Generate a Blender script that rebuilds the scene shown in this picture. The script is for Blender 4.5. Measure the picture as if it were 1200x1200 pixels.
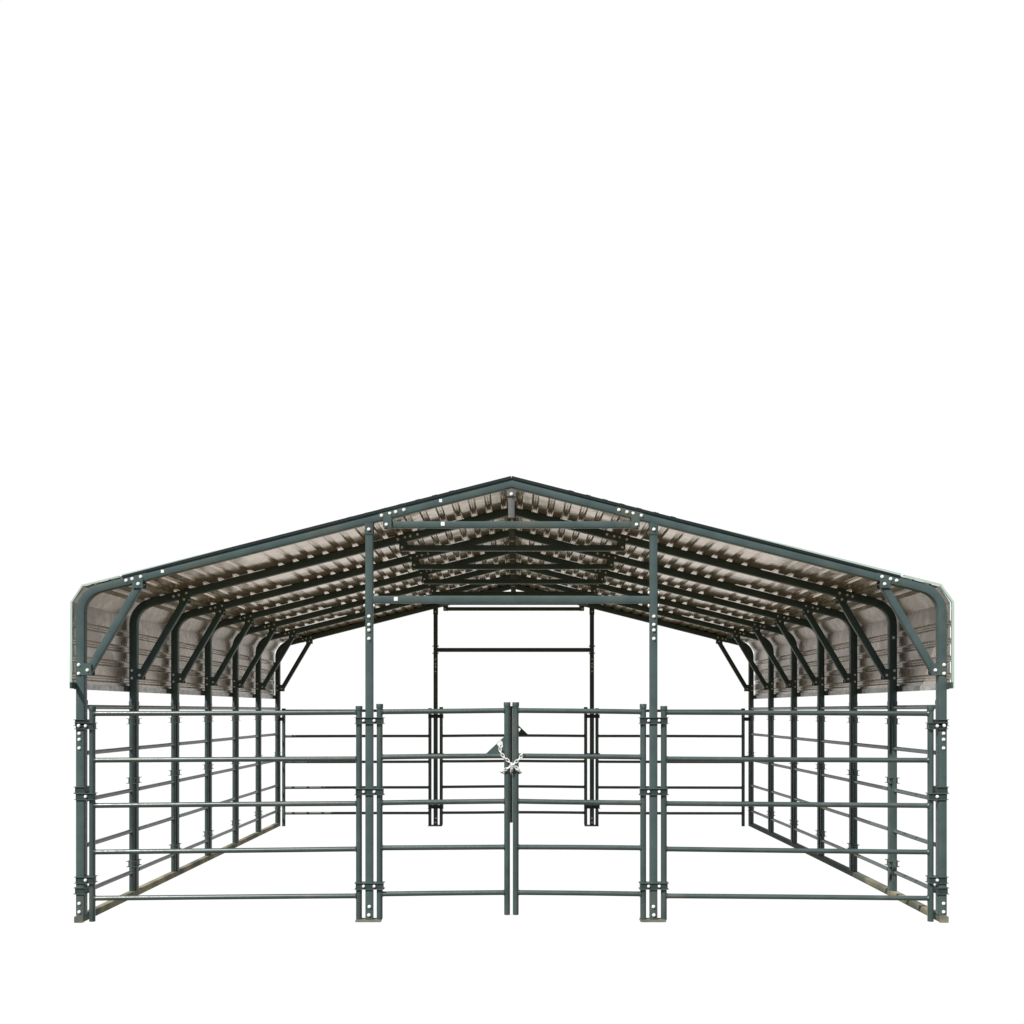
import bpy, bmesh, math, random
from mathutils import Vector, Matrix
random.seed(7)
scn = bpy.context.scene
for o in list(bpy.data.objects): bpy.data.objects.remove(o)
COL = scn.collection

# ---------------------------------------------------------------- camera
CAMH = 1.51
cam_d = bpy.data.cameras.new('camera'); cam = bpy.data.objects.new('camera', cam_d); COL.objects.link(cam)
cam.location = (0.0324, -7.35, CAMH); cam.rotation_euler = (math.radians(90), 0, 0)
cam_d.sensor_width = 36; cam_d.lens = 36.06
cam_d.shift_x = -4.6/1200; cam_d.shift_y = 233/1200
cam_d.clip_end = 500
scn.camera = cam

# ---------------------------------------------------------------- world: daylight sky in front of the shelter, plain white behind it
SUN_EL, SUN_AZ = 47, -38            # azimuth measured from the -Y axis (towards the camera), negative = left
w = bpy.data.worlds.new('World'); scn.world = w; w.use_nodes = True
nt = w.node_tree; nt.nodes.clear()
N = nt.nodes.new; L = nt.links.new
out = N('ShaderNodeOutputWorld')
sky = N('ShaderNodeTexSky'); sky.sky_type = 'NISHITA'; sky.sun_disc = False
sky.sun_elevation = math.radians(SUN_EL); sky.sun_rotation = math.radians(180 + SUN_AZ)
bsky = N('ShaderNodeBackground'); bsky.inputs[1].default_value = 0.10; L(sky.outputs[0], bsky.inputs[0])
bwh = N('ShaderNodeBackground'); bwh.inputs[0].default_value = (1, 1, 1, 1); bwh.inputs[1].default_value = 1.02
bgr = N('ShaderNodeBackground'); bgr.inputs[0].default_value = (.60, .50, .39, 1); bgr.inputs[1].default_value = 0.60
tc = N('ShaderNodeTexCoord'); sp = N('ShaderNodeSeparateXYZ'); L(tc.outputs['Generated'], sp.inputs[0])
def ramp(src, a, b):
    m = N('ShaderNodeMapRange'); m.interpolation_type = 'SMOOTHSTEP'
    m.inputs['From Min'].default_value = a; m.inputs['From Max'].default_value = b; L(src, m.inputs['Value']); return m.outputs[0]
fz = ramp(sp.outputs['Z'], -0.43, -0.33)       # below: patchy soil-toned light, added to reflect in the roof sheets
fy = ramp(sp.outputs['Y'], 0.38, 0.70)         # behind the shelter: white
bgf = N('ShaderNodeBackground'); bgf.inputs[0].default_value = (.55, .52, .45, 1); bgf.inputs[1].default_value = 0.05  # dim tone below the horizon, set low to keep inner frames dark
nz = N('ShaderNodeTexNoise'); nz.inputs['Scale'].default_value = 3.2; nz.inputs['Detail'].default_value = 2; L(tc.outputs['Generated'], nz.inputs['Vector'])
rc = N('ShaderNodeValToRGB'); rc.color_ramp.elements[0].position = .43; rc.color_ramp.elements[1].position = .56
rc.color_ramp.elements[0].color = (.20, .18, .10, 1); rc.color_ramp.elements[1].color = (1.0, .84, .56, 1); L(nz.outputs[0], rc.inputs[0]); L(rc.outputs[0], bgr.inputs[0])
m1 = N('ShaderNodeMixShader'); L(ramp(sp.outputs['Z'], -.12, .04), m1.inputs[0]); L(bgf.outputs[0], m1.inputs[1]); L(bsky.outputs[0], m1.inputs[2])
m2 = N('ShaderNodeMixShader'); L(fy, m2.inputs[0]); L(m1.outputs[0], m2.inputs[1]); L(bwh.outputs[0], m2.inputs[2])
m3 = N('ShaderNodeMixShader'); L(fz, m3.inputs[0]); L(bgr.outputs[0], m3.inputs[1]); L(m2.outputs[0], m3.inputs[2])
L(m3.outputs[0], out.inputs[0])

# ---------------------------------------------------------------- sun
sd = bpy.data.lights.new('sun', 'SUN'); sun = bpy.data.objects.new('sun', sd); COL.objects.link(sun)
sd.energy = 5.0; sd.angle = math.radians(.53); sd.color = (1, .95, .87)
e, a = math.radians(SUN_EL), math.radians(SUN_AZ)
S = Vector((math.cos(e)*math.sin(a), -math.cos(e)*math.cos(a), math.sin(e)))
sun.rotation_euler = S.to_track_quat('Z', 'Y').to_euler(); sun.location = S*20

vs = scn.view_settings; vs.view_transform = 'Standard'; vs.look = 'None'; vs.gamma = 1; vs.exposure = 0; vs.use_curve_mapping = False
scn.render.engine = 'CYCLES'

# ---------------------------------------------------------------- materials
def mat(name, col, rough=.4, metal=0., var=.12, scale=9, bump=.0, spec=.5, dust=None):
    m = bpy.data.materials.new(name); m.use_nodes = True; t = m.node_tree; n = t.nodes; l = t.links.new
    b = n['Principled BSDF']; b.inputs['Roughness'].default_value = rough; b.inputs['Metallic'].default_value = metal
    b.inputs['Specular IOR Level'].default_value = spec
    tcn = n.new('ShaderNodeTexCoord')
    ns = n.new('ShaderNodeTexNoise'); ns.inputs['Scale'].default_value = scale; ns.inputs['Detail'].default_value = 5
    l(tcn.outputs['Object'], ns.inputs['Vector'])
    cr = n.new('ShaderNodeValToRGB'); cr.color_ramp.elements[0].position = .3; cr.color_ramp.elements[1].position = .7
    cr.color_ramp.elements[0].color = (*[c*(1-var) for c in col], 1); cr.color_ramp.elements[1].color = (*[min(1, c*(1+var)) for c in col], 1)
    l(ns.outputs[0], cr.inputs[0]); last = cr.outputs[0]
    # fine scuffs
    n2 = n.new('ShaderNodeTexNoise'); n2.inputs['Scale'].default_value = scale*9; n2.inputs['Detail'].default_value = 8
    l(tcn.outputs['Object'], n2.inputs['Vector'])
    mr = n.new('ShaderNodeMapRange'); mr.inputs['From Min'].default_value = .3; mr.inputs['From Max'].default_value = .7
    mr.inputs['To Min'].default_value = rough*.8; mr.inputs['To Max'].default_value = min(1, rough*1.3)
    l(n2.outputs[0], mr.inputs['Value']); l(mr.outputs[0], b.inputs['Roughness'])
    if dust:
        dcol, lo, hi = dust
        mx = n.new('ShaderNodeMix'); mx.data_type = 'RGBA'; mx.inputs[7].default_value = (*dcol, 1)
        n3 = n.new('ShaderNodeTexNoise'); n3.inputs['Scale'].default_value = 3; n3.inputs['Detail'].default_value = 7
        l(tcn.outputs['Object'], n3.inputs['Vector'])
        r3 = n.new('ShaderNodeMapRange'); r3.inputs['From Min'].default_value = lo; r3.inputs['From Max'].default_value = hi
        l(n3.outputs[0], r3.inputs['Value']); l(r3.outputs[0], mx.inputs[0]); l(last, mx.inputs[6]); last = mx.outputs[2]
    l(last, b.inputs['Base Color'])
    if bump:
        bp = n.new('ShaderNodeBump'); bp.inputs['Strength'].default_value = bump; bp.inputs['Distance'].default_value = .004
        l(n2.outputs[0], bp.inputs['Height']); l(bp.outputs[0], b.inputs['Normal'])
    return m
M_PAINT = mat('green_paint', (.070, .105, .104), .42, var=.16, scale=6, bump=.08, spec=.2, dust=((.105, .112, .092), .56, .80))
M_TUBE = mat('green_tube_paint', (.050, .080, .079), .34, var=.16, scale=6, bump=.015, spec=.85, dust=((.105, .112, .092), .56, .80))
M_DARK = mat('clamp_paint', (.055, .078, .075), .5, var=.2, scale=12, spec=.3)
M_ZINC = mat('zinc_bolt', (.86, .86, .84), .35, var=.06, scale=30)
M_CHAIN = mat('zinc_chain', (.80, .80, .79), .3, metal=.15, var=.08, scale=40)
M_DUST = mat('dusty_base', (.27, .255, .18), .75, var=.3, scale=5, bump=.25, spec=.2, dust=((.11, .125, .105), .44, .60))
M_TAN_FRONT = M_DUST.copy(); M_TAN_FRONT.name = 'tan_front_base'
_t = M_TAN_FRONT.node_tree; _b = _t.nodes['Principled BSDF']; _src = _b.inputs['Base Color'].links[0].from_socket
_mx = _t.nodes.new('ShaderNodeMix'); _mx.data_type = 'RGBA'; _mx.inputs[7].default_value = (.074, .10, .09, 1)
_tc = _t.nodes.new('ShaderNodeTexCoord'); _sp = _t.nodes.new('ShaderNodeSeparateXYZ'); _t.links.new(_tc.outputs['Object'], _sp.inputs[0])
_mr = _t.nodes.new('ShaderNodeMapRange'); _mr.inputs['From Min'].default_value = 1.7; _mr.inputs['From Max'].default_value = 2.1  # tan at the front end, dark green further back
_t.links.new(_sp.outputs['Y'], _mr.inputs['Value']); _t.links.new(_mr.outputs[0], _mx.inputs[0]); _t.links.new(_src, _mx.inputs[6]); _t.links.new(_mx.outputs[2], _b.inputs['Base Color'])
M_SHEET = mat('bare_sheet_underside', (.56, .455, .34), .15, metal=.72, var=.08, scale=2.2, bump=.0)
M_WALL = mat('bare_wall_sheet', (.44, .39, .34), .28, metal=.52, var=.12, scale=1.6, bump=.0)
M_TRIM = mat('dark_verge', (.018, .028, .028), .5, spec=.2)
M_BAND = mat('clamp_band', (.035, .05, .048), .5, var=.2, scale=12, spec=.25)
M_MINT = mat('mint_sheet_paint', (.44, .56, .50), .4, var=.05, scale=4)
M_GALV = mat('galvanised_strip', (.50, .50, .49), .45, metal=.4, var=.3, scale=14)
M_WHITE = mat('white_sticker', (.85, .86, .84), .5, var=.03)
M_BRKT = mat('ridge_bracket_metal', (.15, .15, .145), .45, metal=.3, var=.2, scale=15)

# ---------------------------------------------------------------- helpers
def obj(name, bm, mats, parent=None, smooth=False, loc=None):
    me = bpy.data.meshes.new(name); bmesh.ops.recalc_face_normals(bm, faces=bm.faces) if smooth != 'keep' else None
    bm.to_mesh(me); bm.free()
    for m in (mats if isinstance(mats, (list, tuple)) else [mats]): me.materials.append(m)
    o = bpy.data.objects.new(name, me); COL.objects.link(o)
    if smooth is True:
        for p in me.polygons: p.use_smooth = True
        try: me.set_sharp_from_angle(angle=math.radians(35))
        except Exception: pass
    if parent: o.parent = parent
    if loc is not None: o.location = loc
    return o
def empty(name, loc, label, cat, group=None):
    o = bpy.data.objects.new(name, None); COL.objects.link(o); o.location = loc
    o.empty_display_size = .2; o['label'] = label; o['category'] = cat
    if group: o['group'] = group
    return o
def ring(bm, rings, closed=False, cap=True):
    n = len(rings[0])
    R = [[bm.verts.new(p) for p in r] for r in rings]
    m = len(R)
    for i in range(m if closed else m-1):
        A, B = R[i], R[(i+1) % m]
        for k in range(n): bm.faces.new((A[k], A[(k+1) % n], B[(k+1) % n], B[k]))
    if cap and not closed:
        bm.faces.new(list(reversed(R[0]))); bm.faces.new(R[-1])
def rsec(w, h, r=.006, seg=2):
    """rounded rectangle section as (u,v) list"""
    pts = []
    for cx, cy, a0 in ((w/2-r, h/2-r, 0), (-w/2+r, h/2-r, 90), (-w/2+r, -h/2+r, 180), (w/2-r, -h/2+r, 270)):
        for s in range(seg+1):
            t = math.radians(a0 + 90*s/seg); pts.append((cx + r*math.cos(t), cy + r*math.sin(t)))
    return pts
def sweep_xz(bm, pts, w, d, y0=0, r=.006):
    """rounded-square tube along a path in an XZ plane; w in plane, d along Y"""
    sec = rsec(w, d, r); P = [Vector((p[0], p[1])) for p in pts]; rings = []
    for i, p in enumerate(P):
        if i == 0: t = (P[1]-P[0]).normalized(); nrm = Vector((-t.y, t.x)); k = 1
        elif i == len(P)-1: t = (P[-1]-P[-2]).normalized(); nrm = Vector((-t.y, t.x)); k = 1
        else:
            t1 = (P[i]-P[i-1]).normalized(); t2 = (P[i+1]-P[i]).normalized(); t = (t1+t2).normalized()
            nrm = Vector((-t.y, t.x)); k = 1/max(.2, t.dot(t1))
        rings.append([Vector((p.x + nrm.x*u*k, y0 + v, p.y + nrm.y*u*k)) for u, v in sec])
    ring(bm, rings)
def beam(bm, p0, p1, w, d, up=(0, 1, 0), r=.004):
    """rounded rectangle bar from p0 to p1; d along 'up', w across"""
    p0, p1 = Vector(p0), Vector(p1); t = (p1-p0).normalized(); up = Vector(up); s = t.cross(up).normalized(); up = s.cross(t).normalized()
    sec = rsec(w, d, r)
    ring(bm, [[p + s*u + up*v for u, v in sec] for p in (p0, p1)])
def tube(bm, pts, rad, seg=14, closed=False):
    P = [Vector(p) for p in pts]; rings = []; n = len(P); rads = rad if isinstance(rad, (list, tuple)) else [rad]*n
    t0 = (P[1]-P[0]).normalized(); ref = Vector((0, 0, 1)) if abs(t0.z) < .9 else Vector((0, 1, 0)); u = (ref - t0*ref.dot(t0)).normalized()
    for i in range(n):
        if closed: t = (P[(i+1) % n]-P[i-1]).normalized()
        elif i == 0: t = t0
        elif i == n-1: t = (P[-1]-P[-2]).normalized()
        else: t = ((P[i+1]-P[i]).normalized()+(P[i]-P[i-1]).normalized()).normalized()
        u = (u - t*u.dot(t)).normalized(); v = t.cross(u)
        rings.append([P[i] + (u*math.cos(2*math.pi*k/seg) + v*math.sin(2*math.pi*k/seg))*rads[i] for k in range(seg)])
    ring(bm, rings, closed=closed)
def box(bm, x0, x1, y0, y1, z0, z1):
    v = [bm.verts.new(p) for p in ((x0,y0,z0),(x1,y0,z0),(x1,y1,z0),(x0,y1,z0),(x0,y0,z1),(x1,y0,z1),(x1,y1,z1),(x0,y1,z1))]
    for f in ((3,2,1,0),(4,5,6,7),(0,1,5,4),(1,2,6,5),(2,3,7,6),(3,0,4,7)): bm.faces.new([v[i] for i in f])
def bolt_mesh(bm, c, d=(0, -1, 0), r=.0125, h=.008):
    """hex head over a washer"""
    c = Vector(c); d = Vector(d); u = Vector((0, 0, 1)) if abs(d.z) < .9 else Vector((1, 0, 0)); v = d.cross(u)
    def rr(rad, off, n=12, rot=0): return [c + d*off + (u*math.cos(2*math.pi*k/n+rot) + v*math.sin(2*math.pi*k/n+rot))*rad for k in range(n)]
    ring(bm, [rr(r, -.002), rr(r, .002)])
    ring(bm, [rr(r*.80, .0015, 6), rr(r*.80, h*.8, 6), rr(r*.62, h, 6)])
REST = bmesh.new()                 # the many small bolts deep inside the shelter
def bolts(locs, parent, own, d=(0, -1, 0), r=.0125):
    for c in locs:
        if own:
            bm = bmesh.new(); bolt_mesh(bm, (0, 0, 0), d, r); o = obj('bolt', bm, M_ZINC, parent); o.location = Vector(c)
        else: bolt_mesh(REST, Vector(c) + parent.get_loc if hasattr(parent, 'get_loc') else Vector(c), d, r)

# ================================================================ the shelter
SP = 1.01; NF = 7; DEPTH = SP*(NF-1)
PX = 3.08; TW = .06; SL = .254; ZA = 3.17                       # post centre, tube width, roof slope, outer apex height
ZA = 3.169; ANG = math.atan(SL); CZ = ZA - (TW/2)/math.cos(ANG)             # centre line apex
shelter = empty('livestock_shelter', (0, 0, 0), 'large green steel tube shelter with low gabled brown metal roof open on all sides', 'shelter')
def zc(x): return CZ - SL*abs(x)
def arch_path():
    R = .185; turn = math.radians(90) - ANG; tl = R*math.tan(turn/2)
    zk = zc(PX); half = [(PX, .052), (PX, zk - tl)]
    cx, cz = PX - R, zk - tl
    for i in range(1, 9):
        t = turn*i/8; half.append((cx + R*math.cos(t), cz + R*math.sin(t)))
    return [(-x, z) for x, z in half] + [(0, CZ)] + [(x, z) for x, z in reversed(half)]
ARCH = arch_path()
FRONT = -TW/2
for i in range(NF):
    y = i*SP
    bm = bmesh.new(); sweep_xz(bm, ARCH, TW, TW)
    fr = obj('arch_frame', bm, M_PAINT, shelter, True, (0, y, 0))
    if i == 0: fr['label'] = 'front arch of the shelter, grey green in full sun'
    for s in (-1, 1):
        # corner brace with its two tab plates
        bm = bmesh.new()
        u0, l0 = Vector((s*2.662, 0, 2.412)), Vector((s*3.022, 0, 1.800)); d = (u0-l0).normalized()
        beam(bm, l0 - d*.022, u0 + d*.022, .052, .044, r=.005)
        br = obj('corner_brace', bm, M_PAINT, fr, True)
        for yy in (-.0325, .0325):
            bm = bmesh.new(); box(bm, min(s*2.63, s*2.705), max(s*2.63, s*2.705), yy-.002, yy+.002, 2.388, 2.47); obj('bracket', bm, M_PAINT, fr)
        for yy in (-.0325, .0325):
            bm = bmesh.new(); box(bm, min(s*2.998, s*3.108), max(s*2.998, s*3.108), yy-.002, yy+.002, 1.765, 1.85); obj('bracket', bm, M_PAINT, fr)
        # splice sleeve by the collar tie, with its hanging tab
        for x0, x1 in ((.745, .945), (2.60, 2.78)):
            bm = bmesh.new(); sweep_xz(bm, [(s*x0, zc(x0)), (s*x1, zc(x1))], TW+.005, TW+.005)
            obj('splice_sleeve', bm, M_PAINT, fr, True)
        for yy in (-.0355, .0355):
            bm = bmesh.new(); box(bm, min(s*.855, s*.915), max(s*.855, s*.915), yy-.002, yy+.002, 2.818, 2.92); obj('bracket', bm, M_PAINT, fr)
    CD = (0, -.007, -.016, -.025, -.032, -.028, 0)[i]
    bm = bmesh.new(); beam(bm, (-.895, 0, 2.842+CD), (.895, 0, 2.842+CD), .046, .046, r=.005)
    obj('collar_tie', bm, M_PAINT, fr, True)
    # ridge hanger
    bm = bmesh.new(); beam(bm, (0, .004, 2.895), (0, .004, 3.085), .046, .03, r=.003)
    rb = obj('ridge_hanger', bm, M_BRKT, fr, True)
    bm = bmesh.new(); beam(bm, (0, -.014, 3.045), (0, -.014, 3.095), .066, .012, r=.003); obj('hanger_plate', bm, M_BRKT, fr, True)
    P = []
    for s in (-1, 1):
        P += [(s*x, FRONT-.003, zc(x)) for x in (.767, .825, .868, .926, 2.644, 2.705, 2.748)]
        P += [(s*.892, FRONT-.008, 2.838), (s*2.662, FRONT-.005, 2.415), (s*3.024, FRONT-.005, 1.800),
              (s*3.086, FRONT-.005, 1.838), (s*3.086, FRONT-.005, 1.776)]
        P += [(s*3.084, FRONT-.001, z) for z in (1.348, 1.305, 1.244, .135, .075)]
    P.append((0, FRONT+.006, 3.058))
    for c in P:
        if i < 2:
            bm = bmesh.new(); bolt_mesh(bm, (0, 0, 0), r=.0125 if i == 0 else .011); obj('bolt', bm, M_ZINC, fr, False, c)
        else: bolt_mesh(REST, (c[0], c[1]+y, c[2]), r=.010)
    for sx, sz in (([(-2.49, None), (-.505, None)] if i == 0 else []) + ([(3.08, 2.105)] if i == 1 else [])):
        zz = zc(sx) if sz is None else sz
        bm = bmesh.new(); beam(bm, (0, 0, -.011), (0, 0, .011), .022, .003, r=.001); obj('square_washer', bm, M_ZINC, fr, False, (sx, FRONT-.001, zz))
    if i == 0:
        bm = bmesh.new(); beam(bm, (0, 0, -.014), (0, 0, .014), .028, .002, r=.0008); obj('sticker', bm, M_WHITE, fr, False, (-.49, -.0245, 2.846))

# ---- base rails along each side
for s in (-1, 1):
    bm = bmesh.new(); sc_ = rsec(.052, .050, .004)
    ring(bm, [[Vector((s*PX+u, yy, .026+v)) for u, v in sc_] for yy in [-.036]+[.4*q for q in range(1, 15)]+[DEPTH+.036]])
    br = obj('base_rail', bm, M_DUST if s < 0 else M_TAN_FRONT, shelter, True)
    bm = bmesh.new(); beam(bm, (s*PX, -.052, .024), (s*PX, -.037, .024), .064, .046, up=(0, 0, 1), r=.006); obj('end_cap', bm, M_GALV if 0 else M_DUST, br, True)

# ---- corrugated sheets: walk along the outline, ribs pushed outwards
def outline_half():
    pts = [(0, ZA+.002)]
    pts += [(3.055, ZA+.002-SL*3.055), (3.128, 2.284), (3.128, 1.672)]
    return [Vector(p) for p in pts]
def walk(pts, a, b, pitch=.125, rw=.054, rh=.0125):
    """profile between arc lengths a and b with trapezoid ribs"""
    segs = []; s = 0
    for p, q in zip(pts, pts[1:]): segs.append((s, s+(q-p).length, p, q)); s += (q-p).length
    def at(t):
        for s0, s1, p, q in segs:
            if t <= s1 + 1e-6: return p.lerp(q, (t-s0)/(s1-s0)), Vector((-(q-p).y, (q-p).x)).normalized()
        return q, Vector((-(q-p).y, (q-p).x)).normalized()
    marks = [(a, 0), (b, 0)]; corners = [x[1] for x in segs[:-1]]
    k = math.floor(a/pitch)
    while k*pitch < b:
        c = (k+.5)*pitch
        if c-rw/2 > a+.004 and c+rw/2 < b-.004 and all(abs(c-x) > rw*.75 for x in corners):
            marks += [(c-rw/2, 0), (c-rw*.26, rh), (c-rw*.06, rh), (c, rh*.62), (c+rw*.06, rh), (c+rw*.26, rh), (c+rw/2, 0)]
        k += 1
    marks += [(x, 0) for x in corners if a < x < b]
    marks.sort(); res = []
    for t, h in marks:
        p, nr = at(t); nr = nr if nr.y > 0 or nr.x > 0 else -nr
        res.append(p + nr*h)
    return res, segs[-1][1]
half = outline_half(); total = walk(half, 0, .1)[1]
roof_len = (half[1]-half[0]).length
def build_sheet(name, prof, y0, y1, s, lift=0., label=None):
    bm = bmesh.new(); ny = 40; th = .0016; rng = random.Random(int(prof[0].x*100) + (7 if s > 0 else 0)); flat = .3 if name == 'wall_sheet' else .8
    n = len(prof); nm = []
    for i in range(n):
        a = prof[max(0, i-1)]; b = prof[min(n-1, i+1)]; t = (b-a).normalized(); v = Vector((-t.y, t.x)); nm.append(v if (v.y > 0 or v.x > 0) else -v)
    ph = [rng.uniform(0, 6) for _ in range(4)]
    def grid(off):
        G = []
        for j in range(ny+1):
            y = y0 + (y1-y0)*j/ny; row = []
            for i, p in enumerate(prof):
                wv = .0011*math.sin(y*5.1+ph[0]+p.x*3) + .0009*math.sin(y*11.3+ph[1]-p.x*7) + .0006*math.sin(y*23+ph[2]+p.y*9)
                q = p + nm[i]*(off + lift + wv*flat); row.append(bm.verts.new((s*q.x, y, q.y)))
            G.append(row)
        return G
    A = grid(0); B = grid(th)
    for G, mi in ((A, 0), (B, 1)):
        for j in range(ny):
            for i in range(n-1):
                f = bm.faces.new((G[j][i], G[j][i+1], G[j+1][i+1], G[j+1][i])); f.material_index = mi
    for i in range(n-1):
        for j in (0, ny): bm.faces.new((A[j][i], A[j][i+1], B[j][i+1], B[j][i])).material_index = 1
    for j in range(ny):
        for i in (0, n-1): bm.faces.new((A[j][i], A[j+1][i], B[j+1][i], B[j][i])).material_index = 1
    o = obj(name, bm, (M_WALL if name == 'wall_sheet' else M_SHEET, M_MINT), shelter)
    return o
k = 1/math.cos(ANG)
cuts = [(.0, .39*k), (.39*k, 1.20*k), (1.20*k, 2.01*k), (2.01*k, 2.80*k), (2.80*k, total)]
Y0, Y1 = -.034, DEPTH+.034
for s in (-1, 1):
    for q, (a, b) in enumerate(cuts):
        ov = .022 if 0 < q else 0
        prof, _ = walk(half, max(0, a-ov), b)
        build_sheet('wall_sheet' if q == 4 else 'roof_sheet', prof, Y0, Y1, s, lift=.0045*(q % 2))
# verge trims: angle strips folded over the cut ends of the sheets
def strip(name, pts, y, s, w, m, th=.002, shift=0.):
    bm = bmesh.new(); P = [Vector(p) for p in pts]; ins, outs = [], []
    for i, p in enumerate(P):
        a = P[max(0, i-1)]; b = P[min(len(P)-1, i+1)]; t = (b-a).normalized(); v = Vector((-t.y, t.x)); v = v if (v.y > 0 or v.x > 0) else -v
        sh = shift[i] if isinstance(shift, tuple) else shift; ins.append(p + v*sh); outs.append(p + v*(sh+(w[i] if isinstance(w, tuple) else w)))
    for face in ((y, y+th, ins, outs),):
        y0, y1, I, O = face
        loop = I + list(reversed(O))
        F = [bm.verts.new((s*p.x, y0, p.y)) for p in loop]; G = [bm.verts.new((s*p.x, y1, p.y)) for p in loop]; n = len(P)
        for q in range(n-1):
            bm.faces.new((F[q], F[q+1], F[2*n-2-q], F[2*n-1-q])); bm.faces.new((G[q], G[q+1], G[2*n-2-q], G[2*n-1-q]))
        for q in range(2*n): bm.faces.new((F[q], F[(q+1) % (2*n)], G[(q+1) % (2*n)], G[q]))
    # return flange over the top
    y0, y1 = (y, y+.05) if y < 1 else (y-.05, y+th)
    I = [o for o in outs]; O = [outs[i] + (outs[i]-ins[i]).normalized()*.0015 for i in range(len(P))]
    A = [[bm.verts.new((s*p.x, yy, p.y)) for p in I] for yy in (y0, y1)]; B = [[bm.verts.new((s*p.x, yy, p.y)) for p in O] for yy in (y0, y1)]
    for q in range(len(P)-1):
        bm.faces.new((A[0][q], A[0][q+1], A[1][q+1], A[1][q])); bm.faces.new((B[0][q], B[0][q+1], B[1][q+1], B[1][q]))
        bm.faces.new((A[0][q], A[0][q+1], B[0][q+1], B[0][q])); bm.faces.new((A[1][q], A[1][q+1], B[1][q+1], B[1][q]))
    return obj(name, bm, m, shelter)
def rp(x): return (x, ZA+.002-SL*x)
for y in (Y0-.004, Y1+.002):
    for s in (-1, 1):
        st = 1.25 if s > 0 else 1.75
        strip('verge_trim', [rp(0), rp(.5), rp(st), rp(2.775)], y, s, (.0190, .0190, .018, .013), M_TRIM, shift=-.006)
        strip('sheet_edge', [rp(st), rp(2.0), rp(2.775)], y, s, (.003, .012, .016) if s > 0 else (.003, .006, .010), M_MINT, shift=(.009, .008, .006))
        if s > 0: strip('sheet_edge', [rp(2.80), rp(3.055), (3.128, 2.284), (3.128, 1.672)], y, s, .016, M_MINT, shift=(.003, .005, .012, .012))
        else: strip('sheet_edge', [rp(2.80), rp(3.055), (3.128, 2.284), (3.128, 1.672)], y, s, (.010, .011, .012, .014), M_MINT, shift=(.003, .003, .003, .006))
# galvanised strip along the foot of each wall sheet, with dark spacer blocks at the posts
for s in (-1, 1):
    bm = bmesh.new(); x0, x1 = sorted((s*3.1185, s*3.1245)); ring(bm, [[Vector((x0, yy, 1.664)), Vector((x1, yy, 1.664)), Vector((x1, yy, 1.706)), Vector((x0, yy, 1.706))] for yy in [Y0+.002]+[.4*q for q in range(0, 16)]+[Y1-.002]]); gs = obj('eave_strip', bm, M_GALV, shelter)
    for i in range(NF):
        bm = bmesh.new(); x0, x1 = sorted((s*3.104, s*3.118)); box(bm, x0, x1, i*SP-.11, i*SP+.04, 1.668, 1.712); obj('spacer', bm, M_DARK, gs)
# screws holding the sheets are seen from inside as small bright dots beside each post
for s in (-1, 1):
    for i in range(NF):
        for z in (1.80, 1.925, 2.05):
            if i: bolt_mesh(REST, (s*3.122, i*SP-.075, z-.003), (-s, 0, 0), r=.007)

# ---- door posts and lintels, front and back
CLZ = (1.44, .932, .258)
def clamp(x0, x1, yc, dy, z, parent=shelter, slim=0.):
    """stamped band: two thin flanges with a recessed strap between"""
    bm = bmesh.new()
    fx = .005 if slim else .009
    for zz in (z-.0215, z+.0215): box(bm, x0-fx, x1+fx, yc-dy/2-.008, yc+dy/2+.008, zz-.0020, zz+.0020)
    for f_ in bm.faces: f_.material_index = 1
    box(bm, x0-.001+slim, x1+.001-slim, yc-dy/2, yc+dy/2, z-.0205, z+.0205)
    box(bm, x0+.02, x1-.02, yc-dy/2+.01, yc+dy/2-.01, z-.022, z+.022)
    c = obj('clamp', bm, (M_BAND, M_PAINT), parent)
    return c
for y, fb in ((0, -1), (DEPTH, 1)):
    for s in (-1, 1):
        X = s*1.017; zt = zc(1.017) - .035
        bm = bmesh.new(); beam(bm, (X, y, .02), (X, y, zt-.06), .054, .050, up=(0, 1, 0), r=.005)
        dp = obj('door_post', bm, M_PAINT, shelter, True)
        if y == 0: dp['label'] = 'tall front door post with bolts'
        bm = bmesh.new(); beam(bm, (X, y, zt-.075), (X, y, zt+.01), .062, .058, up=(0, 1, 0), r=.003); obj('post_bracket', bm, M_DARK, dp, True)
        bm = bmesh.new(); box(bm, X-.095, X+.085, y-.045, y+.045, .004, .018); obj('foot_plate', bm, M_DUST, dp)
        L_ = [(X, y-.0285, z) for z in (2.184, 2.125, 2.086, 2.025)] + [(X, y-.0325, zt-.040), (X-.003*s, y-.0285, .112), (X, y-.0285, .052)]
        for c in L_:
            if y == 0:
                bm = bmesh.new(); bolt_mesh(bm, (0, 0, 0)); obj('bolt', bm, M_ZINC, dp, False, c)
            else: bolt_mesh(REST, c, r=.010)
        for zz in (2.355, 2.262):
            for dx in (-.033, .033): bolt_mesh(REST, (X+dx, y-.012, zz), (1 if dx > 0 else -1, 0, 0), r=.012)
        for q, z in enumerate(CLZ):
            cl = clamp(X-.094, X+.098, y, .056, z)
            for dx in (-.038, .038):
                if y == 0:
                    bm = bmesh.new(); bolt_mesh(bm, (0, 0, 0), r=.0105); obj('bolt', bm, M_ZINC, cl, False, (X+dx, y-.032, z))
    bm = bmesh.new(); beam(bm, (-.990, y, 2.306), (.990, y, 2.306), .052, .046, r=.005); li = obj('lintel', bm, M_PAINT, shelter, True)
    if y == 0:
        bm = bmesh.new(); beam(bm, (0, 0, -.014), (0, 0, .014), .028, .002, r=.0008); obj('sticker', bm, M_WHITE, li, False, (-.825, -.0245, 2.31))

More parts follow.
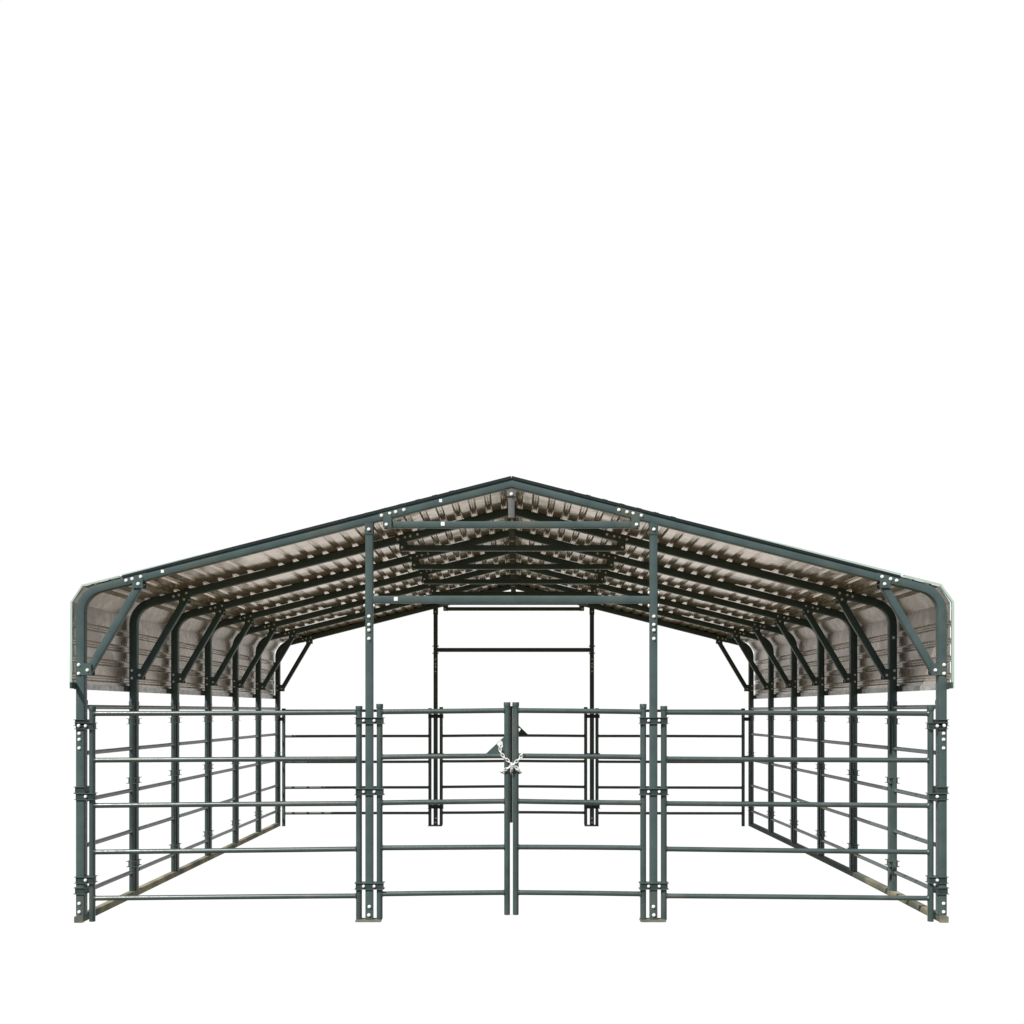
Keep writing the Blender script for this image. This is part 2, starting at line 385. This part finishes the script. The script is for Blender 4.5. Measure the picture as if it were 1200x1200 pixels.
# ---- clamps round the side posts and their panel legs
for s in (-1, 1):
    for i in range(NF):
        y = i*SP
        ya, yb = y - (.060 if i else .032), y + (.060 if i < NF-1 else .032)
        for z in ((1.425, .945, .225) if i in (0, NF-1) else (1.425, .945, .270)):
            x0, x1 = s*PX-.033, s*PX+.033
            clamp(x0, x1, (ya+yb)/2, (yb-ya), z, slim=.0105 if i else 0.)
    for y in (0, DEPTH):        # corner clamps that reach over to the front / back panel
        xa, xb = sorted((s*3.112, s*2.985))
        for z in (1.398, .895, .300) if False else (1.402, .898, .302):
            cl = clamp(xa+.004, xb-.004, y, .064, z)
            if y == 0:
                bm = bmesh.new(); bolt_mesh(bm, (0, 0, 0), r=.0115); obj('bolt', bm, M_ZINC, cl, False, (s*3.037, y-.036, z))
        if y == 0:
            bm = bmesh.new(); bolt_mesh(bm, (0, 0, 0)); obj('bolt', bm, M_ZINC, cl, False, (s*3.086, y-.036, 1.404))

rest = obj('bolt', REST, M_ZINC, shelter); rest['kind'] = 'stuff'

# the right hand side stands slightly bowed outwards
BOW = (0, .020, .034, .038, .039, .035, .026, .026)
def bow(y):
    t = max(0, min(NF-1, y/SP)); i = int(t); return BOW[i] + (BOW[i+1]-BOW[i])*(t-i) if i < NF-1 else BOW[NF-1]
def bow_tree(o, y):
    if o.type == 'MESH':
        if abs(o.location.x) > 1e-6:
            if o.location.x > 0: o.location.x += bow(y+o.location.y)*o.location.x/PX
        else:
            for v in o.data.vertices:
                if v.co.x > 0: v.co.x += bow(y+o.location.y+v.co.y)*v.co.x/PX
    for ch in o.children: bow_tree(ch, y+o.location.y)
bpy.context.view_layer.update()
bow_tree(shelter, 0)

# ================================================================ panels and gates
def leg(bm, x, y, z0, z1, r=.0215, lean=0.):
    tube(bm, [(x, y, z0), (x+lean, y, z1-.03)], r, 18)
def cap(bm, x, y, z, r=.0215):
    tube(bm, [(x, y, z-.032), (x, y, z-.004), (x, y, z)], [r+.003, r+.0035, r+.001], 18)
def weld(bm, x, y, z, sx, sy, r):
    tube(bm, [(x, y, z), (x+sx*.008, y+sy*.008, z)], [r*1.28, r*1.02], 12)
def panel(name, label, cat, group, p0, p1, z_tops, z_bots, rails, r_leg=.0215, r_rail=.0178):
    """p0,p1 ground points of the two legs; rails = list of (z at p0, z at p1)"""
    c = (Vector(p0)+Vector(p1))/2
    root = empty(name, (c.x, c.y, 0), label, cat, group)
    P = [Vector(p0)-Vector((c.x, c.y, 0)), Vector(p1)-Vector((c.x, c.y, 0))]; d = (P[1]-P[0]).normalized()
    for q in (0, 1):
        bm = bmesh.new(); leg(bm, P[q].x, P[q].y, z_bots[q], z_tops[q], r_leg); o = obj('leg', bm, M_TUBE, root, True)
        bm = bmesh.new(); cap(bm, P[q].x, P[q].y, z_tops[q], r_leg); obj('cap', bm, M_DARK, o, True)
    rng = random.Random(label)
    for za, zb in rails:
        a = P[0] + d*(r_leg-.005); b = P[1] - d*(r_leg-.005); bm = bmesh.new()
        n = 8; sag = rng.uniform(-.0015, .0015)
        tube(bm, [a.lerp(b, t/n) + Vector((0, 0, za+(zb-za)*t/n + sag*math.sin(math.pi*t/n))) for t in range(n+1)], r_rail, 18)
        o = obj('rail', bm, M_TUBE, root, True)
        for pt, zz, sg in ((a, za, 1), (b, zb, -1)):
            bm = bmesh.new(); weld(bm, pt.x+d.x*sg*.003, pt.y+d.y*sg*.003, zz, d.x*sg, d.y*sg, r_rail)
            obj('weld_bead', bm, M_TUBE, o, True)
    return root
# front panels (z from the photograph's front plane)
RA = [1.490, 1.156, .831, .498, .167]; RB = [1.499, 1.166, .846, .520, .184]
GO = [1.503, 1.179, .851, .528, .198]; GI = [1.512, 1.187, .862, .534, .208]
for y, fb in ((0, 'front'), (DEPTH, 'back')):
    for s, sd_ in ((-1, 'left'), (1, 'right')):
        r = list(zip(RA, RB)) if y == 0 else list(zip([1.51, 1.177, .842, .505, .170], [1.512, 1.181, .845, .510, .174]))
        panel('fence_panel', {('front', 'left'): 'wide green five rail panel in front, between left corner post and left door post',
                              ('front', 'right'): 'wide green five rail panel in front, between right corner post and right door post',
                              ('back', 'left'): 'dark wide five rail panel closing the far end left of the back gates',
                              ('back', 'right'): 'dark wide five rail panel closing the far end right of the back gates'}[(fb, sd_)],
              'fence panel', 'wide five rail panels across the front and far ends',
              (s*3.003, y, 0), (s*1.092, y, 0), (1.542, 1.545), (.002, .012), r)
        rg = list(zip(GO, GI)) if y == 0 else list(zip([1.515, 1.182, .85, .515, .178], [1.520, 1.188, .855, .522, .184]))
        yg = y
        root = panel('gate', {('front', 'left'): 'left leaf of the front gate with triangular keyhole plate and chain',
                       ('front', 'right'): 'right leaf of the front gate, green rails, chained to its twin',
                       ('back', 'left'): 'dark left leaf of the far gate at the back of the shelter',
                       ('back', 'right'): 'dark right leaf of the far gate with a small triangular plate'}[(fb, sd_)],
              'gate', 'gate leaves between the door posts',
              (s*.944, y, 0), (s*.031, y, 0), (1.560, 1.572), (.022, .050), rg, r_rail=.0180)
        if (fb, sd_) in (('front', 'left'), ('back', 'right')):
            # triangular latch plate with a keyhole
            cx, cz = (root.location.x, 0)
            zr = (1.199, 1.327) if y == 0 else (1.205, 1.335)
            xi, xo = s*.050, s*.187
            bm = bmesh.new(); K = 20; hx, hz, hr = s*.077, zr[0]+.062, .0165
            tri = [Vector((xo, zr[0])), Vector((xi, zr[0])), Vector((xi, zr[1]))]
            # outer boundary sampled by direction from the hole centre, bridged to the hole ring
            def edge_pt(ang):
                dd = Vector((math.cos(ang), math.sin(ang))); o_ = Vector((hx, hz)); best = None
                for q in range(3):
                    A_, B_ = tri[q], tri[(q+1) % 3]; ee = B_-A_; den = dd.x*ee.y-dd.y*ee.x
                    if abs(den) < 1e-9: continue
                    t = ((A_.x-o_.x)*ee.y-(A_.y-o_.y)*ee.x)/den; u_ = ((A_.x-o_.x)*dd.y-(A_.y-o_.y)*dd.x)/den
                    if t > 0 and -1e-6 <= u_ <= 1+1e-6 and (best is None or t < best): best = t
                return o_ + dd*best
            angs = sorted([2*math.pi*q/K for q in range(K)] + [math.atan2(v.y-hz, v.x-hx) % (2*math.pi) for v in tri])
            def hole(ang):
                dd = Vector((math.cos(ang), math.sin(ang))); rr = hr
                if abs((ang - 1.5*math.pi)) < .42: rr = hr*2.0 if abs(ang-1.5*math.pi) < .2 else hr
                return Vector((hx, hz)) + dd*rr
            layers = []
            for yy in (-.004, .004):
                O_ = [bm.verts.new((edge_pt(a_).x-cx, yy, edge_pt(a_).y)) for a_ in angs]
                H_ = [bm.verts.new((hole(a_).x-cx, yy, hole(a_).y)) for a_ in angs]; layers.append((O_, H_))
                for q in range(len(angs)): bm.faces.new((O_[q], O_[(q+1) % len(angs)], H_[(q+1) % len(angs)], H_[q]))
            for w_ in (0, 1):
                for q in range(len(angs)): bm.faces.new((layers[0][w_][q], layers[0][w_][(q+1) % len(angs)], layers[1][w_][(q+1) % len(angs)], layers[1][w_][q]))
            obj('latch_plate', bm, M_PAINT, root)
# side panels, one per bay; legs stand before and behind each post
SR = [1.538, 1.206, .867, .538, .205]
ordn = ['first', 'second', 'third', 'fourth', 'fifth', 'sixth']
GAP = .050
protos = {}
def dup(root, loc, label):
    r = root.copy(); COL.objects.link(r); r.location = loc; r['label'] = label
    for ch in list(root.children):
        c = ch.copy(); COL.objects.link(c); c.parent = r
        for g in ch.children:
            q = g.copy(); COL.objects.link(q); q.parent = c
    return r
for s, sd_ in ((-1, 'left'), (1, 'right')):
    for i in range(NF-1):
        where = {0: 'in the first bay, nearest the camera', 5: 'in the sixth bay, at the far corner'}.get(i, 'in the %s bay from the front' % ordn[i])
        lab = 'narrow five rail side panel on the %s, %s' % (sd_, where)
        yc = (i+.5)*SP
        if 'p' not in protos:
            protos['p'] = panel('side_panel', lab, 'fence panel', 'narrow side panels between the posts', (s*PX, i*SP+GAP, 0), (s*PX, (i+1)*SP-GAP, 0),
                                (1.588, 1.588), (.055, .055), [(z, z) for z in SR], r_leg=.0200, r_rail=.0165)
        else:
            r = dup(protos['p'], (s*PX + (bow(yc) if s > 0 else 0), yc, 0), lab)
            if s > 0: r.rotation_euler.z = -math.atan((bow((i+1)*SP)-bow(i*SP))/SP)

# ================================================================ the chain
chain = empty('chain', (0, -.03, 1.12), 'bright zinc chain looped crosswise around the two front gate legs', 'chain')
def smooth_path(pts, n=14):
    P = [Vector(p) for p in pts]; out_ = []
    for i in range(len(P)-1):
        a = P[max(0, i-1)]; b = P[i]; c = P[i+1]; d = P[min(len(P)-1, i+2)]
        for k_ in range(n):
            t = k_/n; out_.append(.5*((2*b) + (c-a)*t + (2*a-5*b+4*c-d)*t*t + (3*b-a-3*c+d)*t**3))
    out_.append(P[-1]); return out_
path = smooth_path([(-.083, .012, 1.272), (-.083, -.018, 1.262), (-.079, -.022, 1.225), (-.066, -.034, 1.196), (-.030, -.040, 1.160), (.004, -.040, 1.130), (.040, -.034, 1.094),
                    (.064, -.010, 1.072), (.058, .034, 1.066), (.0, .040, 1.064), (-.056, .034, 1.068), (-.072, -.004, 1.075), (-.048, -.035, 1.088),
                    (-.010, -.046, 1.112), (.020, -.050, 1.135), (.052, -.044, 1.164), (.074, -.036, 1.192), (.080, -.030, 1.222)])
tail = smooth_path([(.006, -.050, 1.120), (.0, -.044, 1.098), (-.004, -.036, 1.072), (.002, -.034, 1.056)])
tail2 = smooth_path([(.030, -.048, 1.112), (.046, -.050, 1.094), (.062, -.046, 1.080), (.068, -.036, 1.064)])
def links(path_, pitch=.0245):
    cum = [0]
    for p, q in zip(path_, path_[1:]): cum.append(cum[-1]+(q-p).length)
    n = max(2, int(cum[-1]/pitch)); k_ = 0
    def at(s):
        for i in range(len(cum)-1):
            if cum[i+1] >= s: return path_[i].lerp(path_[i+1], (s-cum[i])/max(1e-9, cum[i+1]-cum[i]))
        return path_[-1]
    for i in range(n):
        a_ = at(i*pitch); b_ = at(min(cum[-1], (i+1)*pitch)); t = (b_-a_)
        if t.length < 1e-5: continue
        t.normalize(); c_ = (a_+b_)/2; ref = Vector((0, 1, 0)) if abs(t.y) < .8 else Vector((0, 0, 1))
        u = (ref - t*ref.dot(t)).normalized(); v = t.cross(u); th = (math.radians(75) if i % 2 else math.radians(-8)); sd2 = v*math.cos(th) + u*math.sin(th)
        pts = []; hl, hw = .0130, .0088
        for q in range(16):
            ang = 2*math.pi*q/16; ex = math.cos(ang); pts.append(t*(math.copysign(hl*.45, ex) + hw*ex*1.05) + sd2*(hw*math.sin(ang)))
        bm = bmesh.new(); tube(bm, pts, .0036, 8, closed=True); obj('link', bm, M_CHAIN, chain, True, c_ - chain.location)
links(path); links(tail); links(tail2)
bm = bmesh.new()   # round keeper washer that stops the chain at the keyhole
tube(bm, [(0, -.009, 0), (0, -.003, 0)], .0215, 20)
obj('keeper_disc', bm, M_CHAIN, chain, True, Vector((-.083, 0, 1.277)) - chain.location)
